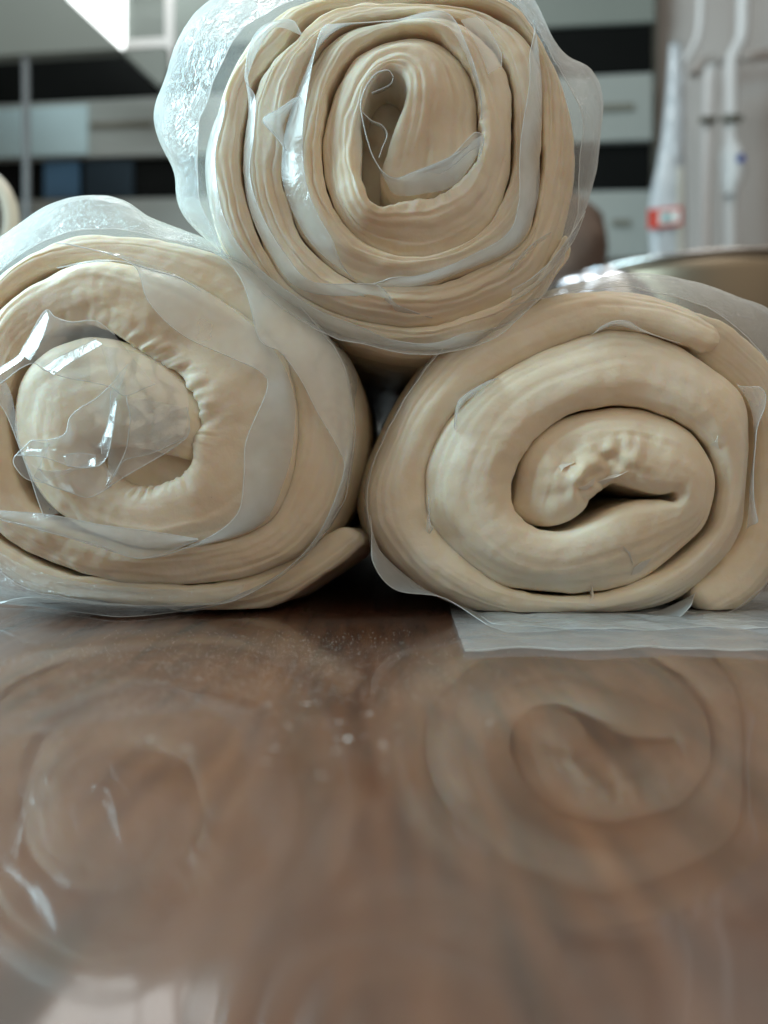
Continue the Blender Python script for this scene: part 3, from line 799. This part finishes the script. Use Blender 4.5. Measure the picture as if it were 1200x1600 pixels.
left_outline = [(1064, 700), (1030, 555), (950, 428), (840, 315), (700, 228), (540, 182), (380, 158), (200, 160), (40, 225), (-110, 370), (-200, 600), (-200, 860), (-120, 1090), (40, 1225), (210, 1270), (400, 1300), (600, 1310), (780, 1240), (920, 1140), (1015, 1010), (1056, 860)]
left_mouth = [(1072, 700), (1068, 560), (965, 440), (850, 345), (745, 262), (650, 190), (560, 150), (450, 108), (370, 56), (270, 38), (150, 62), (60, 120), (-60, 210), (-220, 400), (-270, 640), (-260, 900), (-160, 1130), (0, 1270), (200, 1310), (420, 1318), (620, 1308), (790, 1235), (930, 1135), (1025, 1010), (1066, 860)]
wrap_tube('outer_film', left_mouth, left_outline, ZL, 450, 720, lr, front=7, tight=40, seed=15, wave=0.6)
# inner sheet: comes out of the first crevice and folds in over the broad band, free hem wandering
film('inner_film', [
    [(160, 260, 1), (330, 235, 0.5), (560, 300, 0.5), (735, 415, 0.5), (830, 520, 0.5), (885, 650, 0.5), (885, 780, 0.5), (860, 900, 0.5), (800, 1030, 0.5), (700, 1085, 1), (560, 1118, 2), (420, 1150, 2), (200, 1090, 2), (0, 1035, 2), (-40, 1015, 2)],
    [(150, 280, -2), (300, 250, -2), (405, 262, -3), (450, 370, -2.6), (550, 470, -2), (700, 540, -2), (790, 585, -2.2), (806, 640, -2.2), (745, 790, -2), (738, 900, -2), (715, 1015, -2), (600, 1098, -2), (430, 1146, -1.5), (250, 1092, -1.5), (-40, 1005, -1.5)]],
     ZL, lr, nu=220, nv=12, bulge=0.6, wave=0.35, seed=31)
film('inner_film', [
    [(-40, 1000, 0), (150, 1015, -1), (300, 1045, -1.5), (460, 1066, -2), (600, 1088, -2)],
    [(-40, 1016, -2), (120, 1060, -2.5), (300, 1110, -2.6), (432, 1147, -2.6), (600, 1092, -2.4)]], ZL, lr, nu=90, nv=8, bulge=0.8, wave=0.3, seed=33, edges=(0, -1), mat=FILM)
# outer sheet: folds in over the second band, hem runs all the way round to the table
film('inner_film', [
    [(560, 190, 6), (700, 235, 6), (850, 330, 6), (960, 430, 6), (1040, 560, 5), (1066, 700, 5), (1060, 850, 5), (1020, 1000, 5.5), (930, 1130, 6), (790, 1225, 7), (600, 1300, 8), (400, 1300, 7), (200, 1290, 7), (0, 1290, 7), (-60, 1280, 7)],
    [(640, 190, 2), (735, 320, 1), (775, 460, 1), (800, 500, 0.5), (850, 524, 1), (905, 600, 1), (960, 705, 1), (1020, 810, 1.2), (1038, 890, 1.5), (965, 1070, 2.5), (860, 1185, 3), (720, 1270, 3.5), (600, 1288, 4), (380, 1288, 4), (160, 1270, 3), (-60, 1225, 2)]],
     ZL, lr, nu=220, nv=12, bulge=0.8, wave=0.4, seed=37)
film('inner_film', [
    [(-60, 1090, 4), (60, 1160, 4), (200, 1210, 4), (400, 1235, 4), (600, 1240, 5), (740, 1225, 6)],
    [(-60, 1200, 0), (60, 1240, 0), (200, 1262, 0), (400, 1270, 1), (600, 1280, 3), (720, 1268, 4)],
    [(-60, 1282, 'T'), (100, 1290, 'T'), (280, 1315, 'T'), (400, 1322, 'T'), (600, 1300, 'T'), (720, 1282, 'T')]], ZL, lr, nu=120, nv=8, wave=0.3, bulge=0.5, seed=41, mat=FILM_WRAP)
# bright taut fold across the top
film('film_fold', [[(155, 182, -1), (330, 214, -3), (430, 240, -4), (545, 292, -3), (600, 330, -1)], [(160, 186, 0), (330, 226, -1.5), (430, 266, -1.5), (545, 300, -1.5), (600, 338, 0)]], ZL, lr, nu=70, nv=6, wave=0.1, seed=43, mat=FILM_CLEAR, r=0.00014)
# crumple over the core
CR = dict(wave=0.9, crease=1.7, mat=FILM_CLEAR, freq=75)
film('core_film', [
    [(-20, 580, -3), (60, 525, -5), (100, 455, -7), (140, 396, -8), (170, 418, -6), (220, 432, -4), (290, 430, -3.5), (345, 470, -3)],
    [(-20, 600, -3.5), (72, 545, -6), (110, 515, -6), (150, 482, -4), (190, 475, -3.5), (240, 474, -3), (300, 478, -3), (360, 488, -2.5)],
    [(-20, 630, -3), (90, 560, -6), (135, 578, -6), (200, 600, -5), (280, 615, -5), (340, 630, -4.5), (385, 655, -4), (470, 620, -2.5)]], ZL, lr, nu=130, nv=22, seed=50, edges=(0, -1), **CR)
film('core_film', [
    [(300, 500, -3), (400, 520, -2.5), (480, 560, -2), (560, 625, -1.5), (576, 690, -1)],
    [(340, 630, -4.5), (384, 655, -5), (394, 710, -5), (440, 740, -3), (560, 775, -2)],
    [(320, 930, -4), (345, 895, -5), (375, 850, -5), (460, 830, -3), (562, 782, -2)]], ZL, lr, nu=110, nv=22, seed=55, edges=(-1,), **CR)
film('core_film', [
    [(385, 655, -5), (395, 720, -5.5), (385, 800, -5.5), (370, 850, -5), (345, 900, -4.5)],
    [(562, 690, -2), (572, 730, -2), (560, 785, -2.2), (450, 858, -3), (330, 932, -4)]], ZL, lr, nu=90, nv=30, seed=58, edges=(0, -1), **CR)
film('core_film', [
    [(385, 560, -3), (300, 650, -5), (240, 690, -6), (205, 720, -6.5), (195, 765, -7), (160, 785, -6.5), (95, 790, -5)],
    [(330, 640, -4), (330, 760, -5), (326, 830, -6), (290, 868, -7), (220, 870, -7), (130, 840, -6), (50, 835, -4.5)]], ZL, lr, nu=120, nv=30, seed=60, bulge=-2.5, edges=(0, -1), **CR)
film('core_film', [
    [(95, 790, -5), (55, 830, -4.5), (42, 862, -4.5), (75, 905, -4.5), (130, 918, -4.5)],
    [(150, 800, -6), (110, 840, -6), (120, 880, -5.5), (200, 880, -6), (320, 850, -5)],
    [(100, 900, -3.5), (150, 925, -4), (220, 948, -4), (272, 962, -4.5), (335, 928, -4.5)]], ZL, lr, nu=110, nv=20, seed=66, edges=(0, -1), **CR)
film('core_film', [
    [(345, 660, -6), (325, 740, -7), (305, 790, -7), (306, 830, -6)],
    [(352, 668, -4), (335, 770, -4), (330, 810, -5), (326, 840, -5)]], ZL, lr, nu=40, nv=6, seed=68, edges=(0, -1), **CR)
film('core_film', [
    [(-30, 640, -1.5), (20, 715, -2), (70, 850, -2), (105, 940, -2), (135, 1024, -2)],
    [(-30, 560, -2), (30, 640, -4), (60, 800, -3), (110, 920, -2.5), (180, 1010, -2)]], ZL, lr, nu=60, nv=8, seed=70, edges=(0,), wave=0.4, mat=FILM_CLEAR)

for q, (A_, B_) in enumerate([  # extra film strips, added and tilted to mirror the window as highlights
        ([(60, 528, -3), (95, 465, -3), (138, 398, -3.5)], [(92, 548, -6), (120, 500, -5.8), (146, 420, -4.4)]),
        ([(130, 570, -4), (200, 530, -4), (290, 484, -3.5)], [(165, 592, -6.5), (225, 548, -6.5), (310, 500, -5.5)]),
        ([(190, 835, -5), (240, 828, -5), (290, 835, -5.5)], [(205, 868, -7), (245, 872, -7), (285, 868, -7.5)]),
        ([(308, 805, -5), (322, 750, -5), (345, 668, -5)], [(330, 820, -7.2), (340, 770, -6.7), (352, 672, -5.7)])]):
    film('core_film', [A_, B_], ZL, lr, nu=70, nv=16, wave=0.5, crease=0.9, seed=110 + q * 3, edges=(0, -1), mat=FILM_CLEAR, r=0.00009)

# ---------------- top roll
tr = thing('dough_roll', 'top dough roll in loose milky film resting on the other two', 'dough roll', tuple(at(590, 590, D0 + 0.1)), 'stacked dough rolls')
top_rows = [
    (610, 425, 858, 372, 0), (632, 360, 856, 300, -0.6), (655, 290, 850, 215, -0.8), (672, 225, 812, 130, -0.6), (660, 188, 740, 76, 0), (622, 180, 640, 78, 0.3), (585, 215, 545, 120, 0.5), (562, 280, 488, 205, 0.5),
    (552, 350, 466, 300, 0.4), (552, 430, 466, 400, 0.2), (575, 500, 500, 510, 0), (610, 525, 560, 590, 0), (680, 512, 660, 632, 0), (770, 492, 780, 622, 0.2), (840, 430, 890, 560, 0.6), (866, 360, 938, 440, 1),
    (866, 290, 950, 320, 1.4), (852, 210, 942, 200, 1.8), (812, 128, 890, 95, 2.4), (745, 74, 790, 38, 3), (640, 74, 640, 36, 3.4), (545, 116, 505, 66, 3.2), (484, 200, 432, 140, 3), (462, 300, 388, 240, 2.8), (458, 400, 362, 350, 2.6), (478, 500, 366, 470, 2.4),
    (540, 596, 430, 606, 2.2), (640, 640, 540, 696, 2.2), (760, 634, 700, 714, 2.4), (880, 572, 850, 664, 2.8), (945, 450, 985, 588, 3.2), (956, 330, 1014, 440, 3.6), (948, 200, 1020, 280, 4), (900, 92, 1000, 110, 4.6), (800, 34, 880, 10, 5.4),
    (640, 30, 660, 2, 6), (500, 62, 470, 22, 6), (425, 140, 362, 100, 5.6), (372, 250, 285, 210, 5.2), (348, 360, 262, 330, 5), (352, 470, 258, 440, 4.8), (410, 600, 300, 580, 4.6), (520, 700, 380, 712, 4.8), (640, 722, 520, 790, 5),
    (760, 716, 690, 822, 5.4), (880, 664, 850, 790, 6), (985, 590, 980, 720, 6.4), (1018, 460, 1070, 590, 6.8), (1024, 330, 1106, 440, 7.2), (1018, 190, 1108, 310, 7.6), (985, 80, 1060, 160, 8), (880, 4, 940, -10, 8.4),
    (650, -2, 650, -40, 8.8), (450, 18, 410, -6, 8.8), (350, 100, 280, 70, 8.4), (272, 210, 210, 190, 8), (250, 330, 165, 340, 7.6), (250, 450, 155, 430, 7.4), (290, 590, 180, 560, 7.4), (370, 720, 250, 680, 7.6), (510, 796, 400, 800, 8),
    (690, 828, 620, 880, 8.6), (850, 796, 820, 880, 9.2), (985, 726, 990, 790, 9.8), (1070, 600, 1090, 640, 10.4)]
dough_t = dough_sheet('dough', top_rows, ZT, tr, seed=9.2, ridge=0.50, rise=0.42, maxrise=3.0, power=2.1, tilt=3.8, gap=-0.0004, rough=0.85, plies=(-0.45, 0.0, 0.42, 0.72), ply=0.75, swell=1.0,
                      wrinkle=[(0.10, 0.2, 0.7, -1, 500)])
top_outline = [(1110, 400), (1112, 300), (1062, 155), (940, -12), (650, -44), (410, -8), (278, 68), (206, 188), (160, 340), (150, 430), (175, 560), (245, 685), (400, 806), (620, 886), (820, 886), (990, 796), (1080, 660), (1108, 500)]
top_mouth = [(1172, 330), (1177, 235), (1145, 165), (1085, 132), (1045, 75), (1005, 0), (940, -90), (780, -130), (500, -125), (300, -90), (170, -10), (105, 60), (60, 170), (30, 270), (40, 340), (78, 430), (90, 510), (150, 590), (262, 680), (400, 780), (560, 850), (700, 872), (830, 858), (940, 768), (1020, 690), (1110, 570), (1152, 470)]
wrap_tube('outer_film', top_mouth, top_outline, ZT, 620, 380, tr, front=5, tight=36, seed=25, wave=0.8, swell=1.01)
# core loop
film('inner_film', [[(640, 195, -2), (625, 178, -2.4), (590, 192, -2.6), (562, 240, -2.6), (560, 290, -2.6), (590, 400, -2.8), (638, 450, -3), (700, 432, -3), (790, 395, -2.6), (862, 345, -2)],
                    [(640, 205, 14), (625, 188, 14), (590, 202, 14), (568, 250, 14), (566, 300, 14), (596, 410, 10), (640, 490, 3), (720, 490, 2), (800, 465, 2), (866, 372, 2)]], ZT, tr, nu=130, nv=10, wave=0.25, seed=70, edges=(0,), r=0.00012)
film('inner_film', [[(585, 235, -1.5), (630, 215, -1.5), (640, 198, -2)], [(590, 245, 12), (630, 225, 12), (640, 206, 12)]], ZT, tr, nu=40, nv=6, wave=0.1, seed=72, edges=(0,))
film('inner_film', [[(562, 285, -2.4), (585, 306, -2), (612, 318, -2), (624, 342, -2), (612, 375, -2.2), (604, 400, -2.6)], [(566, 295, 12), (585, 312, 12), (610, 326, 12), (618, 345, 12), (608, 380, 10), (600, 410, 8)]], ZT, tr, nu=60, nv=8, wave=0.2, seed=74, edges=(0,))
film('inner_film', [[(700, 436, -2.6), (780, 400, -2.4), (830, 350, -2.6), (850, 336, -2.6), (868, 350, -2.2), (862, 390, -1.6)], [(760, 440, -1.5), (790, 420, -1.5), (830, 385, -2), (850, 372, -2), (862, 372, -1.6), (856, 398, -1)]], ZT, tr, nu=50, nv=6, wave=0.5, seed=75, edges=(0, -1))
# sheet between first and second turn, folded in over the pale ridges on the left
film('inner_film', [
    [(866, 352, 1), (860, 240, 1), (820, 130, 1.5), (750, 50, 2), (620, 40, 3), (500, 60, 3), (430, 140, 3), (385, 240, 3), (358, 350, 3), (360, 470, 3), (430, 610, 3), (540, 700, 3)],
    [(868, 346, -2), (862, 240, -2), (828, 120, -2), (770, 30, -1.5), (640, 52, 0), (500, 60, -0.5), (460, 72, -1), (440, 140, 0), (420, 250, 0.5), (410, 350, 0.5), (420, 470, 0.5), (470, 580, 0.5), (560, 680, 0.5)]], ZT, tr, nu=200, nv=8, wave=0.35, seed=76, bulge=0.4)
# sheet round the second turn
film('inner_film', [
    [(1000, 40, 4), (1020, 180, 4), (1018, 350, 4), (1008, 500, 3.5), (965, 605, 3), (850, 668, 3), (700, 718, 3), (560, 716, 3)],
    [(975, 60, 0.5), (985, 190, 0.5), (965, 330, 0), (958, 420, 0), (955, 520, 0), (930, 590, 0), (840, 645, 1), (700, 700, 1), (560, 700, 2)]], ZT, tr, nu=140, nv=8, wave=0.9, crease=1.0, seed=80, bulge=0.7)
film('inner_film', [
    [(420, 80, 6), (330, 60, 6), (268, 180, 6), (275, 240, 6), (260, 330, 5.5), (256, 440, 5.5), (285, 560, 5), (345, 670, 5), (400, 725, 5), (520, 760, 5), (640, 790, 5), (740, 800, 5)],
    [(480, 40, 2), (310, 66, 2), (264, 190, 2), (290, 250, 2), (285, 340, 2.2), (276, 440, 2.4), (310, 550, 2.6), (370, 650, 2.6), (440, 716, 2.4), (590, 720, 2.4), (650, 765, 2.2), (720, 742, 2)]], ZT, tr, nu=190, nv=8, wave=0.5, seed=84, bulge=0.5)
film('film_fold', [[(420, 225, 3), (385, 255, 3), (360, 310, 4), (368, 380, 3)], [(402, 238, 0), (350, 275, -0.5), (310, 304, -1), (340, 345, -0.5), (366, 378, 0.5)]], ZT, tr, nu=50, nv=8, wave=0.2, seed=88)
film('inner_film', [
    [(230, 190, 9), (170, 330, 9), (158, 440, 9), (185, 570, 9), (260, 690, 9), (400, 800, 9), (560, 866, 9), (700, 886, 9), (840, 876, 9), (960, 800, 9)],
    [(250, 230, 5), (198, 340, 5), (190, 440, 5), (215, 560, 5), (285, 665, 5), (420, 770, 4), (560, 830, 4), (640, 862, 4), (760, 866, 4), (900, 800, 5)]], ZT, tr, nu=150, nv=8, wave=0.4, seed=90, bulge=0.5)
film('film_fold', [[(915, 168, -1), (912, 130, -1), (880, 70, 0), (850, 40, 1)], [(880, 190, -1), (860, 130, 0), (830, 80, 1), (810, 50, 1)]], ZT, tr, nu=40, nv=6, wave=0.2, seed=92, edges=(0,), r=0.00006)
# shiny taut folds at the lower right
film('film_fold', [[(1125, 536, 6), (1085, 600, 4), (1040, 660, 3), (990, 705, 3), (940, 735, 4)], [(1122, 545, 9), (1095, 610, 9), (1050, 672, 9), (1000, 725, 8), (935, 768, 7)]], ZT, tr, nu=60, nv=6, wave=0.5, crease=1.2, seed=94, edges=(0, -1), mat=FILM_CLEAR, r=0.00014)
film('film_fold', [[(1040, 588, 4), (1000, 612, 3), (965, 645, 3), (932, 682, 4)], [(1036, 598, 7), (1000, 624, 6), (968, 655, 6), (938, 688, 7)]], ZT, tr, nu=40, nv=5, wave=0.1, seed=96, edges=(0,), mat=FILM_CLEAR)

# dough deep inside the coils, closing the hollows
def hollow_floor(parent, poly, Z, depth, seed):
    C = catmull(P3([(x, y, depth) for x, y in poly], Z), 64, True)
    c = C.mean(0)
    V = [tuple(c)]
    R = 14
    for k in range(1, R + 1):
        for p in C:
            q = c + (p - c) * k / R
            V.append((q[0], q[1] + 0.003 * nz(q[0] * 130 + seed, q[2] * 130, seed), q[2]))
    F = [(0, 1 + i, 1 + (i + 1) % 64) for i in range(64)]
    F += grid_faces(R, 64, cv=True, off=1)
    return obj('dough_core', V, F, DOUGH, parent)
hollow_floor(lr, [(560, 760), (400, 780), (250, 790), (260, 880), (420, 960), (600, 920)], ZL, 10, 1)
hollow_floor(tr, [(680, 160), (560, 170), (520, 300), (520, 440), (570, 540), (700, 540), (880, 450), (890, 300), (820, 160)], ZT, 17, 2)

# ------------------------------------------------------------------ flour and crumbs on the table
FLOUR = plain('flour_white', (0.80, 0.80, 0.78), 0.9, vary=0.05)
V, F = [], []
rng = random.Random(11)
def grain(x, y, r, flat=0.5):
    b = len(V)
    k = 6
    for q in range(k):
        a = 2 * math.pi * q / k + rng.random() * 0.5
        rr_ = r * rng.uniform(0.7, 1.2)
        V.append((x + rr_ * math.cos(a), y + rr_ * 0.8 * math.sin(a), 0.00005))
    V.append((x, y, r * flat + 0.0001))
    for q in range(k):
        F.append((b + q, b + (q + 1) % k, b + k))
for px, py, r in [(545, 1155, .00085), (481, 1100, .0006), (577, 1115, .0005), (420, 1102, .00045), (598, 1164, .0006), (430, 1170, .0005), (295, 1170, .0005), (765, 1130, .0004), (450, 1135, .0004), (530, 1128, .0004), (620, 1135, .0003), (235, 1155, .0005), (500, 1212, .0004), (600, 1200, .0003), (525, 1174, .0004), (415, 1190, .0004)]:
    p = on_table(px, py, 0)
    grain(p[0], p[1], r * 0.5, 0.3)
    for q in range(6):
        grain(p[0] + rng.gauss(0, r * 1.6), p[1] + rng.gauss(0, r * 1.2), r * rng.uniform(0.1, 0.25), 0.3)
for i in range(1400):
    t_ = rng.random(); k_ = rng.randrange(4)
    px, py = 120 + 420 * t_ + rng.gauss(0, 14), 1020 + k_ * 34 + 18 * math.sin(t_ * 4 + k_) + rng.gauss(0, 5)
    p = on_table(px, py, 0)
    grain(p[0], p[1], rng.uniform(0.00002, 0.00006), 0.3)
for i in range(2200):
    px, py = rng.gauss(430, 170), rng.uniform(985, 1100) if rng.random() < 0.8 else rng.uniform(1000, 1250)
    if not 20 < px < 900:
        continue
    p = on_table(px, py, 0)
    grain(p[0], p[1], rng.uniform(0.00002, 0.00008))
tag(obj('flour_dust', V, F, FLOUR, smooth=False), 'fine white flour specks scattered on the dark table', 'flour', kind='stuff')
